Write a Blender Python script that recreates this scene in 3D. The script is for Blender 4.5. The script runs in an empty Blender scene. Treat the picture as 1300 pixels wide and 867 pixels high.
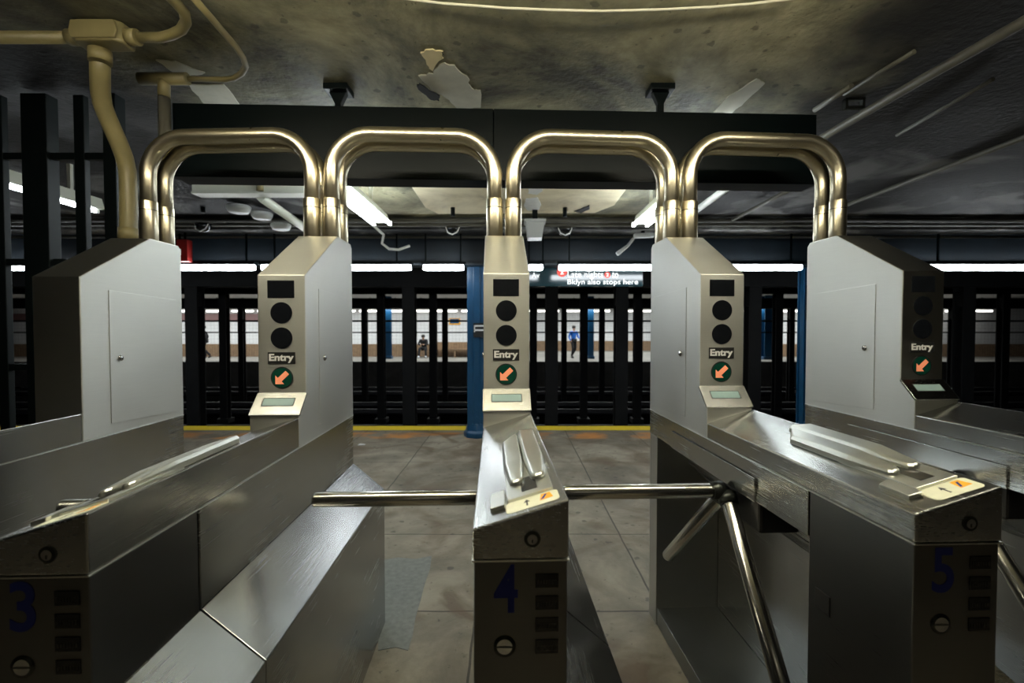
import bpy, bmesh, math, random
from mathutils import Vector, Matrix, Quaternion
random.seed(7)
C = bpy.context.scene
COL = C.collection
PI = math.pi
YAW = .0388            # the turnstile row stands slightly askew to the platform edge
EYE = 1.535
FPX = 600.0
PITCH = .0249

# ------------------------------------------------------------------ camera, world, exposure
cam_d = bpy.data.cameras.new('camera'); cam = bpy.data.objects.new('camera', cam_d); COL.objects.link(cam)
cam_d.sensor_width = 36.0; cam_d.lens = FPX / 1300 * 36.0
cam.location = (0, 0, EYE); cam.rotation_euler = (PI / 2 - PITCH, 0, 0)
cam_d.clip_start = .02; cam_d.clip_end = 200
cam_d.dof.use_dof = True; cam_d.dof.focus_distance = 1.7; cam_d.dof.aperture_fstop = 3.2
C.camera = cam
C.view_settings.view_transform = 'Standard'; C.view_settings.look = 'None'
C.view_settings.gamma = 1.0; C.view_settings.exposure = 0.0
C.view_settings.use_curve_mapping = False
w = bpy.data.worlds.new('world'); C.world = w; w.use_nodes = True
w.node_tree.nodes['Background'].inputs[0].default_value = (.75, .85, 1, 1)
w.node_tree.nodes['Background'].inputs[1].default_value = .004

def area(name, loc, size, sy, power, col, rot=(0, 0, 0), spread=180):
    d = bpy.data.lights.new(name, 'AREA'); d.shape = 'RECTANGLE'; d.size = size; d.size_y = sy
    d.energy = power; d.color = col; d.spread = math.radians(spread)
    o = bpy.data.objects.new(name, d); COL.objects.link(o); o.location = loc; o.rotation_euler = rot
    return o
WARM = (1.0, .91, .70); COOL = (.80, .92, 1.0); WHITE = (.95, 1.0, .98)
area('light_edge', (0, 6.25, 2.31), 13, .06, 6, COOL)
area('light_far_platform', (0, 24.9, 2.6), 44, .8, 1300, WHITE)
area('light_far_recess', (6, 31, 2.9), 11, 2, 500, WHITE)
TUBE_POWER, EDGE_POWER, ENTRY_POWER = 34, 24, 52

# ------------------------------------------------------------------ materials
def nmat(name):
    m = bpy.data.materials.new(name); m.use_nodes = True
    nt = m.node_tree; return m, nt, nt.nodes, nt.links, nt.nodes['Principled BSDF']
def mat(name, col, rough=.5, metal=0, emit=None, estr=0, spec=.5, noise=0, nscale=20, bump=0):
    m, nt, N, L, B = nmat(name)
    B.inputs['Base Color'].default_value = (*col, 1); B.inputs['Roughness'].default_value = rough
    B.inputs['Metallic'].default_value = metal; B.inputs['Specular IOR Level'].default_value = spec
    if emit: B.inputs['Emission Color'].default_value = (*emit, 1); B.inputs['Emission Strength'].default_value = estr
    if noise or bump:
        tc = N.new('ShaderNodeTexCoord'); nz = N.new('ShaderNodeTexNoise'); nz.inputs['Scale'].default_value = nscale
        nz.inputs['Detail'].default_value = 6
        L.new(tc.outputs['Object'], nz.inputs['Vector'])
        if noise:
            mx = N.new('ShaderNodeMix'); mx.data_type = 'RGBA'
            mx.inputs[6].default_value = (*[c * (1 - noise) for c in col], 1)
            mx.inputs[7].default_value = (*[min(1, c * (1 + noise)) for c in col], 1)
            L.new(nz.outputs['Fac'], mx.inputs[0]); L.new(mx.outputs[2], B.inputs['Base Color'])
        if bump:
            bp = N.new('ShaderNodeBump'); bp.inputs['Strength'].default_value = bump; bp.inputs['Distance'].default_value = .01
            L.new(nz.outputs['Fac'], bp.inputs['Height']); L.new(bp.outputs['Normal'], B.inputs['Normal'])
    return m
def steel(name, col, r0, r1, scale=(350, 5, 350), bump=.012, smudge=3.0, aniso=0):
    m, nt, N, L, B = nmat(name)
    B.inputs['Metallic'].default_value = 1
    tc = N.new('ShaderNodeTexCoord'); mp = N.new('ShaderNodeMapping'); mp.inputs['Scale'].default_value = scale
    n1 = N.new('ShaderNodeTexNoise'); n1.inputs['Scale'].default_value = 1; n1.inputs['Detail'].default_value = 3
    n2 = N.new('ShaderNodeTexNoise'); n2.inputs['Scale'].default_value = smudge; n2.inputs['Detail'].default_value = 5
    L.new(tc.outputs['Object'], mp.inputs['Vector']); L.new(mp.outputs['Vector'], n1.inputs['Vector']); L.new(tc.outputs['Object'], n2.inputs['Vector'])
    ma = N.new('ShaderNodeMix'); ma.data_type = 'FLOAT'; ma.inputs[0].default_value = .55
    L.new(n1.outputs['Fac'], ma.inputs[2]); L.new(n2.outputs['Fac'], ma.inputs[3])
    mr = N.new('ShaderNodeMapRange'); mr.inputs[1].default_value = .3; mr.inputs[2].default_value = .7
    mr.inputs[3].default_value = r0; mr.inputs[4].default_value = r1
    L.new(ma.outputs[0], mr.inputs[0]); L.new(mr.outputs[0], B.inputs['Roughness'])
    mc = N.new('ShaderNodeMix'); mc.data_type = 'RGBA'
    mc.inputs[6].default_value = (*[c * .84 for c in col], 1); mc.inputs[7].default_value = (*[min(1, c * 1.12) for c in col], 1)
    L.new(ma.outputs[0], mc.inputs[0]); L.new(mc.outputs[2], B.inputs['Base Color'])
    bp = N.new('ShaderNodeBump'); bp.inputs['Strength'].default_value = bump; bp.inputs['Distance'].default_value = .002
    L.new(n1.outputs['Fac'], bp.inputs['Height']); L.new(bp.outputs['Normal'], B.inputs['Normal'])
    if aniso:      # brushed along the horizontal, so highlights spread upwards
        g = N.new('ShaderNodeNewGeometry'); c1 = N.new('ShaderNodeVectorMath'); c1.operation = 'CROSS_PRODUCT'; c1.inputs[1].default_value = (0, 0, 1)
        c2 = N.new('ShaderNodeVectorMath'); c2.operation = 'CROSS_PRODUCT'
        L.new(g.outputs['True Normal'], c1.inputs[0]); L.new(c1.outputs[0], c2.inputs[0]); L.new(g.outputs['True Normal'], c2.inputs[1])
        L.new(c2.outputs[0], B.inputs['Tangent']); B.inputs['Anisotropic'].default_value = aniso
    return m
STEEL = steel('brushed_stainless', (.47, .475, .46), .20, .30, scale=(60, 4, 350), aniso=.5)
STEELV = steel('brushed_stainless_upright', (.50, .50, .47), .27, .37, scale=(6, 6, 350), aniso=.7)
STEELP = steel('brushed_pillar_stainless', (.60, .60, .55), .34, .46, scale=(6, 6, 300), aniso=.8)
STEELC = steel('shaded_cabinet_stainless', (.15, .15, .147), .26, .36, scale=(6, 6, 300), aniso=.6)  # same stainless as elsewhere, base colour darkened to paint in the cabinets' shade
STEELK = steel('shaded_fairing_stainless', (.36, .365, .36), .20, .30, scale=(60, 4, 350), aniso=.2)  # same steel again, colour lowered so the fairing walls fall into shade
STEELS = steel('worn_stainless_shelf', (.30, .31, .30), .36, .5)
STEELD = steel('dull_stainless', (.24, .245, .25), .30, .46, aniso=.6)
PIPE = steel('polished_pipe', (.62, .56, .41), .26, .36, scale=(30, 30, 8), bump=.02)
ARM = steel('tripod_arm_steel', (.66, .65, .60), .14, .25, scale=(8, 60, 60), bump=.02)
CAST = steel('cast_reader_metal', (.66, .67, .62), .26, .38, scale=(40, 40, 40), bump=.02)
BLACK = mat('black_gloss_lens', (.006, .007, .009), .18)
BLACKM = mat('black_plastic', (.012, .012, .012), .5)
DARKST = mat('dark_cast_steel', (.05, .055, .05), .3, .8)
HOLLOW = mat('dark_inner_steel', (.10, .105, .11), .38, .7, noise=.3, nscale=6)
WHITEP = mat('white_lettering', (.82, .82, .80), .5)
SALMON = mat('salmon_arrow', (.9, .33, .18), .5, emit=(.9, .26, .12), estr=.35)
GREEN = mat('green_lens', (.004, .055, .035), .25)
LCD = mat('lcd_glass', (.30, .42, .42), .15)
LCDD = mat('lcd_dark_glass', (.02, .04, .06), .15)
NBLUE = mat('blue_number_decal', (.001, .016, .26), .5)
CREAM = mat('cream_sticker', (.80, .80, .62), .45, noise=.1, nscale=60)
ORNG = mat('orange_sticker_mark', (.95, .45, .02), .5)
LOCKM = mat('lock_chrome', (.5, .5, .5), .2, 1)
BEAM = mat('blackish_green_paint', (.0012, .0035, .004), .4, spec=.12, noise=.3, nscale=4)
FENCE = mat('dark_green_paint', (.003, .006, .0065), .5, spec=.2, noise=.3, nscale=5)
OLIVEP = mat('olive_painted_conduit', (.22, .185, .085), .42, noise=.25, nscale=9, bump=.15)
GREYP = mat('grey_painted_conduit', (.10, .095, .075), .5, noise=.3, nscale=8)
WHITEC = mat('off_white_painted_conduit', (.80, .80, .76), .5, noise=.15, nscale=8)
HOUS = mat('cream_light_housing', (.72, .73, .62), .4)
TUBE = mat('lit_fluorescent_tube', (1, 1, 1), .5, emit=(.86, .95, 1.0), estr=TUBE_POWER)
TUBEE = mat('lit_edge_diffuser', (1, 1, 1), .5, emit=(.90, .96, 1.0), estr=EDGE_POWER)
TUBEW = mat('lit_warm_tube', (1, 1, 1), .5, emit=(1.0, .93, .74), estr=ENTRY_POWER)
TUBEFILL = mat('dim_fill_tube', (1, 1, 1), .5, emit=(1.0, .93, .74), estr=3)
TUBEF = mat('lit_far_tube', (1, 1, 1), .5, emit=(1.0, .97, .93), estr=5)
DOMEW = mat('white_sensor_plastic', (.88, .9, .9), .4)
DOMEG = mat('grey_sensor_plastic', (.55, .56, .56), .4)
BLUEP = mat('blue_painted_steel', (.005, .055, .13), .32, noise=.3, nscale=7, bump=.2)
YEL = mat('yellow_edge_paint', (.85, .62, .02), .6, noise=.15, nscale=12)
TRACKC = mat('black_column_paint', (.010, .0105, .011), .6, spec=.2, noise=.4, nscale=5)
RAIL = mat('worn_rail', (.06, .06, .065), .5, .8)
BALLAST = mat('trackbed_grime', (.0035, .0035, .0035), 1.0, spec=0, noise=.4, nscale=3)
TRACKCEIL = mat('sooty_ceiling', (.03, .032, .036), .7, noise=.6, nscale=2, bump=.6)
SIGNB = mat('black_sign_enamel', (.010, .028, .034), .12)
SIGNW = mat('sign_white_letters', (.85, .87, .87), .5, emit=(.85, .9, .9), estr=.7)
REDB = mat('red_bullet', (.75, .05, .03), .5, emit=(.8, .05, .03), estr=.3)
WIREM = mat('pale_wire', (.75, .72, .58), .4)
REDP = mat('red_paint', (.4, .02, .015), .5)
FLAKE = mat('peeled_plaster', (.50, .49, .40), .8, noise=.2, nscale=14, bump=.3)
FLAKEW = mat('white_plaster', (.8,.8,.76), .8, noise=.15, nscale=14, bump=.3)
FLAKEY = mat('peeled_primer', (.68, .58, .33), .8, noise=.1, nscale=14)
SKIN = mat('skin', (.35, .2, .13), .6); HAIR = mat('dark_hair', (.01, .008, .006), .7)
CBLUE = mat('blue_shirt', (.01, .12, .5), .8); CBLK = mat('black_cloth', (.008, .008, .01), .9)
CWHT = mat('white_shoes', (.6, .65, .7), .7); CGRY = mat('grey_cloth', (.12, .12, .13), .9)

def concrete(name, a, b, c, scale=1.2, bump=.3, spots=True, rough=.75, lo=.35, hi=.68):
    m, nt, N, L, B = nmat(name)
    tc = N.new('ShaderNodeTexCoord')
    n1 = N.new('ShaderNodeTexNoise'); n1.inputs['Scale'].default_value = scale; n1.inputs['Detail'].default_value = 12; n1.inputs['Roughness'].default_value = .65
    n1.inputs['Distortion'].default_value = .6
    L.new(tc.outputs['Object'], n1.inputs['Vector'])
    r = N.new('ShaderNodeValToRGB'); r.color_ramp.elements[0].position = lo; r.color_ramp.elements[1].position = hi
    r.color_ramp.elements[0].color = (*a, 1); r.color_ramp.elements[1].color = (*c, 1)
    e = r.color_ramp.elements.new((lo + hi) / 2); e.color = (*b, 1)
    L.new(n1.outputs['Fac'], r.inputs[0]); last = r.outputs[0]
    if spots:
        for sc, th, dark, seed in ((7, .11, .35, 0), (17, .09, .4, 3)):
            v = N.new('ShaderNodeTexVoronoi'); v.inputs['Scale'].default_value = sc
            nn = N.new('ShaderNodeTexNoise'); nn.inputs['Scale'].default_value = sc * 4
            mm = N.new('ShaderNodeMix'); mm.data_type = 'VECTOR'; mm.inputs[0].default_value = .04
            L.new(tc.outputs['Object'], nn.inputs['Vector']); L.new(tc.outputs['Object'], mm.inputs[4]); L.new(nn.outputs['Color'], mm.inputs[5])
            L.new(mm.outputs[1], v.inputs['Vector'])
            lt = N.new('ShaderNodeMapRange'); lt.inputs[1].default_value = th; lt.inputs[2].default_value = th + .05
            lt.inputs[3].default_value = dark; lt.inputs[4].default_value = 1
            L.new(v.outputs['Distance'], lt.inputs[0])
            sc2 = N.new('ShaderNodeMix'); sc2.data_type = 'RGBA'; sc2.blend_type = 'MULTIPLY'; sc2.inputs[0].default_value = .75
            L.new(last, sc2.inputs[6]); L.new(lt.outputs[0], sc2.inputs[7]); last = sc2.outputs[2]
    L.new(last, B.inputs['Base Color'])
    rr = N.new('ShaderNodeMapRange'); rr.inputs[3].default_value = rough - .2; rr.inputs[4].default_value = rough + .1
    L.new(n1.outputs['Fac'], rr.inputs[0]); L.new(rr.outputs[0], B.inputs['Roughness'])
    n3 = N.new('ShaderNodeTexNoise'); n3.inputs['Scale'].default_value = 28; n3.inputs['Detail'].default_value = 8
    L.new(tc.outputs['Object'], n3.inputs['Vector'])
    bp = N.new('ShaderNodeBump'); bp.inputs['Strength'].default_value = bump; bp.inputs['Distance'].default_value = .02
    L.new(n3.outputs['Fac'], bp.inputs['Height']); L.new(bp.outputs['Normal'], B.inputs['Normal'])
    return m, nt, last
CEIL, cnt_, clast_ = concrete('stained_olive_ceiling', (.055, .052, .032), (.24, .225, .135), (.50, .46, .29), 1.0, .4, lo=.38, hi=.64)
def paint_falloff(m, nt, last):       # light falloff painted dark into both outer thirds of the ceiling, with flaked pale spots
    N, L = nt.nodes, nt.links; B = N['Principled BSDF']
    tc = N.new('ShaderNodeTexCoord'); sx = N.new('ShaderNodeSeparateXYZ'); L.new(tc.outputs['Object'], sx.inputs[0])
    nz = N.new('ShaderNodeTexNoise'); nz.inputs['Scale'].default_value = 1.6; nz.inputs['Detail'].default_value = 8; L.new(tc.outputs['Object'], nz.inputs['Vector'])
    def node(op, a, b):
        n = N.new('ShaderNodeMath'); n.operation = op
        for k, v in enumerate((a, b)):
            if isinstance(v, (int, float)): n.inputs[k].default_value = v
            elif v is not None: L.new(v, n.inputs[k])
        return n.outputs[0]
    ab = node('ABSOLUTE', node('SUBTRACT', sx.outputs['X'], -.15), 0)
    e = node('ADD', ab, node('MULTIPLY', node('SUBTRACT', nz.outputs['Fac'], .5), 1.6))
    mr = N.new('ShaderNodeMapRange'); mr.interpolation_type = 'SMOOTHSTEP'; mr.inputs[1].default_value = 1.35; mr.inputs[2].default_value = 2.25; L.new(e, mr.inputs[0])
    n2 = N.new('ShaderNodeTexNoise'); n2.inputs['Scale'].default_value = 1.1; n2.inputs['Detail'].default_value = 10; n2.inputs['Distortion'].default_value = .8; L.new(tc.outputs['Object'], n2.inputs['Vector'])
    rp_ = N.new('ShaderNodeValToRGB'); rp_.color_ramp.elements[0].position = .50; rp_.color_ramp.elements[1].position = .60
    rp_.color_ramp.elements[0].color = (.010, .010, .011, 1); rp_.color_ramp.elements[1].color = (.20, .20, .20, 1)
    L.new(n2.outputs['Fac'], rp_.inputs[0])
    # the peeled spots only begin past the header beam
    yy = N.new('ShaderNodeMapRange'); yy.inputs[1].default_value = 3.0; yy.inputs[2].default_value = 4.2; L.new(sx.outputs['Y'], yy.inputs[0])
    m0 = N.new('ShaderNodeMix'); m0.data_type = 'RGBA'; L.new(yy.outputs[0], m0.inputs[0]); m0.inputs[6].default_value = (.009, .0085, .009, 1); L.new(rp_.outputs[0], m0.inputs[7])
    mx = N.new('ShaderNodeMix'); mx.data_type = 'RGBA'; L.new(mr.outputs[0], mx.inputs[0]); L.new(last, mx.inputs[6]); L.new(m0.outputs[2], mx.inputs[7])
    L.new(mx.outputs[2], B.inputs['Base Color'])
paint_falloff(CEIL, cnt_, clast_)
CEILD, _, _ = concrete('dark_peeling_ceiling', (.02, .021, .022), (.10, .10, .10), (.42, .43, .42), 1.1, .5, spots=False, lo=.44, hi=.62)
FLOORM, fnt, flast = concrete('platform_concrete', (.10, .085, .06), (.22, .195, .145), (.36, .325, .25), 1.5, .2, lo=.3, hi=.72)
def floor_joints():
    N, L = fnt.nodes, fnt.links; B = N['Principled BSDF']
    tc = N.new('ShaderNodeTexCoord')
    br = N.new('ShaderNodeTexBrick'); br.inputs['Scale'].default_value = 1
    br.inputs['Brick Width'].default_value = .98; br.inputs['Row Height'].default_value = .95; br.inputs['Mortar Size'].default_value = .006
    br.inputs['Color1'].default_value = (1, 1, 1, 1); br.inputs['Color2'].default_value = (.86, .86, .86, 1); br.inputs['Mortar'].default_value = (.25, .25, .25, 1)
    br.offset = 0
    mp = N.new('ShaderNodeMapping'); mp.inputs['Location'].default_value = (.18, .35, 0)
    nn = N.new('ShaderNodeTexNoise'); nn.inputs['Scale'].default_value = 3
    mm = N.new('ShaderNodeMix'); mm.data_type = 'VECTOR'; mm.inputs[0].default_value = .02
    L.new(tc.outputs['Object'], nn.inputs['Vector']); L.new(tc.outputs['Object'], mm.inputs[4]); L.new(nn.outputs['Color'], mm.inputs[5])
    L.new(mm.outputs[1], mp.inputs['Vector']); L.new(mp.outputs['Vector'], br.inputs['Vector'])
    mu = N.new('ShaderNodeMix'); mu.data_type = 'RGBA'; mu.blend_type = 'MULTIPLY'; mu.inputs[0].default_value = 1
    L.new(flast, mu.inputs[6]); L.new(br.outputs['Color'], mu.inputs[7]); last = mu.outputs[2]
    # worn orange paint beside the platform edge
    sx = N.new('ShaderNodeSeparateXYZ'); L.new(tc.outputs['Object'], sx.inputs[0])
    g = N.new('ShaderNodeMath'); g.operation = 'SUBTRACT'; g.inputs[1].default_value = 6.82; L.new(sx.outputs['Y'], g.inputs[0])
    a = N.new('ShaderNodeMath'); a.operation = 'ABSOLUTE'; L.new(g.outputs[0], a.inputs[0])
    lt = N.new('ShaderNodeMapRange'); lt.inputs[1].default_value = .16; lt.inputs[2].default_value = .24; lt.inputs[3].default_value = 1; lt.inputs[4].default_value = 0
    L.new(a.outputs[0], lt.inputs[0])
    n4 = N.new('ShaderNodeTexNoise'); n4.inputs['Scale'].default_value = 2.2; n4.inputs['Detail'].default_value = 9; L.new(tc.outputs['Object'], n4.inputs['Vector'])
    l2 = N.new('ShaderNodeMapRange'); l2.inputs[1].default_value = .44; l2.inputs[2].default_value = .58; L.new(n4.outputs['Fac'], l2.inputs[0])
    pr = N.new('ShaderNodeMath'); pr.operation = 'MULTIPLY'; L.new(lt.outputs[0], pr.inputs[0]); L.new(l2.outputs[0], pr.inputs[1])
    mo = N.new('ShaderNodeMix'); mo.data_type = 'RGBA'; L.new(pr.outputs[0], mo.inputs[0]); L.new(last, mo.inputs[6]); mo.inputs[7].default_value = (.48, .20, .05, 1)
    n5 = N.new('ShaderNodeTexNoise'); n5.inputs['Scale'].default_value = 1.7; n5.inputs['Detail'].default_value = 10; n5.inputs['Distortion'].default_value = 1.2
    mp5 = N.new('ShaderNodeMapping'); mp5.inputs['Location'].default_value = (4.2, 1.3, 0); L.new(tc.outputs['Object'], mp5.inputs['Vector']); L.new(mp5.outputs['Vector'], n5.inputs['Vector'])
    l5 = N.new('ShaderNodeMapRange'); l5.inputs[1].default_value = .50; l5.inputs[2].default_value = .66; l5.inputs[4].default_value = .75; L.new(n5.outputs['Fac'], l5.inputs[0])
    m5 = N.new('ShaderNodeMix'); m5.data_type = 'RGBA'; L.new(l5.outputs[0], m5.inputs[0]); L.new(mo.outputs[2], m5.inputs[6]); m5.inputs[7].default_value = (.10, .065, .035, 1)
    L.new(m5.outputs[2], B.inputs['Base Color'])
floor_joints()
def tilemat(name, a, b, grout, w_=.15, h_=.075, rough=.2):
    m, nt, N, L, B = nmat(name)
    tc = N.new('ShaderNodeTexCoord'); br = N.new('ShaderNodeTexBrick'); br.inputs['Scale'].default_value = 1
    mp = N.new('ShaderNodeMapping'); mp.inputs['Rotation'].default_value = (PI / 2, 0, 0)
    br.inputs['Brick Width'].default_value = w_; br.inputs['Row Height'].default_value = h_; br.inputs['Mortar Size'].default_value = .006
    br.inputs['Color1'].default_value = (*a, 1); br.inputs['Color2'].default_value = (*b, 1); br.inputs['Mortar'].default_value = (*grout, 1)
    br.offset = 0
    L.new(tc.outputs['Object'], mp.inputs['Vector']); L.new(mp.outputs['Vector'], br.inputs['Vector']); L.new(br.outputs['Color'], B.inputs['Base Color'])
    B.inputs['Roughness'].default_value = rough
    return m
TILE = tilemat('white_wall_tile', (.72, .73, .74), (.68, .69, .7), (.40, .40, .42), .2, .2)
TILEB = tilemat('brown_wainscot_tile', (.30, .20, .12), (.24, .16, .10), (.08, .06, .05))
TILEC = tilemat('grey_back_wall_tile', (.08, .075, .06), (.07, .065, .055), (.03, .03, .02))

# ------------------------------------------------------------------ mesh helpers
class MB:
    def __init__(s): s.bm = bmesh.new()
    def box(s, x0, x1, y0, y1, z0, z1):
        v = [s.bm.verts.new(p) for p in ((x0,y0,z0),(x1,y0,z0),(x1,y1,z0),(x0,y1,z0),(x0,y0,z1),(x1,y0,z1),(x1,y1,z1),(x0,y1,z1))]
        for f in ((3,2,1,0),(4,5,6,7),(0,1,5,4),(1,2,6,5),(2,3,7,6),(3,0,4,7)): s.bm.faces.new([v[i] for i in f])
        return s
    def loft(s, a, b):           # two matching loops -> closed solid
        A = [s.bm.verts.new(p) for p in a]; B = [s.bm.verts.new(p) for p in b]; n = len(a)
        s.bm.faces.new(A[::-1]); s.bm.faces.new(B)
        for i in range(n): s.bm.faces.new((A[i], A[(i+1)%n], B[(i+1)%n], B[i]))
        return s
    def prism_x(s, pts, x0, x1): return s.loft([(x0,y,z) for y,z in pts], [(x1,y,z) for y,z in pts])
    def prism_y(s, pts, y0, y1): return s.loft([(x,y0,z) for x,z in pts], [(x,y1,z) for x,z in pts])
    def prism_z(s, pts, z0, z1): return s.loft([(x,y,z0) for x,y in pts], [(x,y,z1) for x,y in pts])
    def tube(s, pts, r, n=14, cap=True, dome=False):
        pts = [Vector(p) for p in pts]; rs = r if isinstance(r, (list, tuple)) else [r]*len(pts)
        if dome:
            for end in (0, 1):
                p, q = (pts[0], pts[1]) if end == 0 else (pts[-1], pts[-2])
                d = (p - q).normalized(); rr = rs[0] if end == 0 else rs[-1]
                ex = [(p + d * rr * math.sin(a) * .6, rr * math.cos(a)) for a in (.5, 1.0, 1.4)]
                if end == 0: pts = [e[0] for e in ex[::-1]] + pts; rs = [e[1] for e in ex[::-1]] + list(rs)
                else: pts = pts + [e[0] for e in ex]; rs = list(rs) + [e[1] for e in ex]
        t0 = (pts[1]-pts[0]).normalized()
        up = Vector((0,0,1)) if abs(t0.z) < .9 else Vector((1,0,0))
        u = t0.cross(up).normalized(); rings = []
        for i, p in enumerate(pts):
            t = ((pts[min(i+1,len(pts)-1)] - pts[max(i-1,0)])).normalized()
            u = (u - t * u.dot(t)).normalized(); v = t.cross(u)
            rings.append([s.bm.verts.new(p + (u*math.cos(2*PI*k/n) + v*math.sin(2*PI*k/n))*rs[i]) for k in range(n)])
        for a, b in zip(rings, rings[1:]):
            for k in range(n): s.bm.faces.new((a[k], a[(k+1)%n], b[(k+1)%n], b[k])).smooth = True
        if cap: s.bm.faces.new(rings[0][::-1]); s.bm.faces.new(rings[-1])
        return s
    def lathe(s, prof, base, axis=(0,0,1), n=24):     # prof: (radius, height) list
        base = Vector(base); ax = Vector(axis).normalized()
        return s.tube([base + ax*h for r_, h in prof], [max(r_, .0005) for r_, h in prof], n)
    def build(s, name, m, parent=None, bevel=0, seg=2, smooth=False, solid=0):
        bmesh.ops.recalc_face_normals(s.bm, faces=s.bm.faces)
        me = bpy.data.meshes.new(name); s.bm.to_mesh(me); s.bm.free()
        if smooth:
            for p in me.polygons: p.use_smooth = True
        me.materials.append(m)
        o = bpy.data.objects.new(name, me); COL.objects.link(o)
        if parent: o.parent = parent
        if bevel:
            b = o.modifiers.new('bevel', 'BEVEL'); b.width = bevel; b.segments = seg; b.limit_method = 'ANGLE'; b.angle_limit = math.radians(30)
        return o
def tag(o, label=None, cat=None, group=None, kind=None):
    if label: o['label'] = label
    if cat: o['category'] = cat
    if group: o['group'] = group
    if kind: o['kind'] = kind
    return o
def thing(name, label, cat, loc=(0,0,0), rz=0, group=None):
    o = bpy.data.objects.new(name, None); COL.objects.link(o); o.location = loc; o.rotation_euler = (0,0,rz)
    o.empty_display_size = .1
    return tag(o, label, cat, group)
def struct(name, mb, m, **k): return tag(mb.build(name, m, **k), kind='structure')
def copy_tree(o, parent=None):
    c = o.copy(); COL.objects.link(c); c.parent = parent
    for ch in list(o.children): copy_tree(ch, c)
    return c
def at(px, py, Y):
    t = Y / (math.cos(PITCH) - (py-433.5)/FPX*-1*math.sin(PITCH)*-1)
    # camera ray through the pixel, met with the plane y = Y
    dx, dy = (px-650)/FPX, -(py-433.5)/FPX
    d = Vector((dx, math.cos(PITCH) + dy*math.sin(PITCH), -math.sin(PITCH) + dy*math.cos(PITCH)))
    return Vector((0,0,EYE)) + d * (Y / d.y)
def atz(px, py, Z):
    dx, dy = (px-650)/FPX, -(py-433.5)/FPX
    d = Vector((dx, math.cos(PITCH) + dy*math.sin(PITCH), -math.sin(PITCH) + dy*math.cos(PITCH)))
    return Vector((0,0,EYE)) + d * ((Z-EYE) / d.z)
def row(X, Y, Z=0):       # turnstile row frame -> world
    return Vector((X*math.cos(YAW) - Y*math.sin(YAW), X*math.sin(YAW) + Y*math.cos(YAW), Z))
_txt = {}
def text_mesh(body, size, bold=.0):
    cu = bpy.data.curves.new('lettering', 'FONT'); cu.body = body; cu.size = size; cu.offset = bold
    cu.align_x = 'CENTER'; cu.align_y = 'CENTER'; cu.extrude = .0004
    o = bpy.data.objects.new('tmp', cu); COL.objects.link(o)
    dg = bpy.context.evaluated_depsgraph_get(); me = bpy.data.meshes.new_from_object(o.evaluated_get(dg))
    bpy.data.objects.remove(o); return me
def text(name, body, loc, width, height, m, parent=None, bold=.0, align='c', rot=(PI/2,0,0)):
    me = text_mesh(body, 1, bold)
    xs = [v.co.x for v in me.vertices]; ys = [v.co.y for v in me.vertices]; zs = [v.co.z for v in me.vertices]
    cx, cy = (max(xs)+min(xs))/2, (max(ys)+min(ys))/2; sx = width/(max(xs)-min(xs)); sy = height/(max(ys)-min(ys))
    for v in me.vertices: v.co = ((v.co.x-cx)*sx, (v.co.y-cy)*sy, v.co.z)
    R = Matrix.Rotation(rot[2], 4, 'Z') @ Matrix.Rotation(rot[1], 4, 'Y') @ Matrix.Rotation(rot[0], 4, 'X')
    me.transform(Matrix.Translation(loc) @ R)
    me.materials.clear(); me.materials.append(m)
    o = bpy.data.objects.new(name, me); COL.objects.link(o); o.parent = parent
    return o
def disc_y(mb, x, z, r, y0, y1, n=32): return mb.prism_y([(x + r*math.cos(2*PI*k/n), z + r*math.sin(2*PI*k/n)) for k in range(n)], y0, y1)

# ------------------------------------------------------------------ the setting
CZ = 2.95
struct('floor', MB().box(-9, 9, -5, 7.45, -.3, 0), FLOORM)
struct('trim_1', MB().box(-16, 16, 7.19, 7.49, -.02, .004), YEL)
struct('wall_platform_edge', MB().box(-16, 16, 7.30, 7.45, -1.3, -.021), BALLAST)
struct('floor_trackbed', MB().box(-30, 30, 7.45, 22.7, -1.4, -1.2), BALLAST)
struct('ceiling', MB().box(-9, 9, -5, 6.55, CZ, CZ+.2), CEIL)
LITBAY, _, _ = concrete('cream_ceiling_lit_bay', (.40, .33, .20), (.70, .61, .40), (.86, .77, .54), 1.4, .15, spots=False, lo=.3, hi=.6)  # paler colour stands in for the tubes' light on the ceiling between them
struct('painted_lit_bay', MB().prism_z([(-.98,3.45),(1.12,3.45),(1.16,5.4),(1.0,5.75),(-.9,5.8),(-1.0,5.5)], CZ-.004, CZ+.01), LITBAY)
struct('wall_back', MB().box(-4.2, 4.2, -4.7, -4.5, 0, CZ), TILEC)
struct('wall_left', MB().box(-9.2, -9, -5, 6.5, 0, CZ+.2), TRACKC)
struct('wall_right', MB().box(9, 9.2, -5, 6.5, 0, CZ+.2), TRACKC)
struct('ceiling_tracks', MB().box(-30, 30, 6.9, 22.4, 3.5, 3.7), TRACKCEIL)
# platform edge girder with riveted flanges
g = MB(); g.box(-14, 14, 6.62, 6.66, 2.44, 2.98); g.box(-14, 14, 6.5, 6.78, 2.42, 2.45); g.box(-14, 14, 6.5, 6.78, 2.86, 2.90)
struct('trim_2', g, mat('blue_black_girder_paint', (.004, .008, .012), .45, noise=.7, nscale=3, bump=.5))
g = MB(); g.box(-14, 14, 6.0, 6.3, 2.80, 2.96)
struct('trim_3', g, CEILD)
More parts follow.
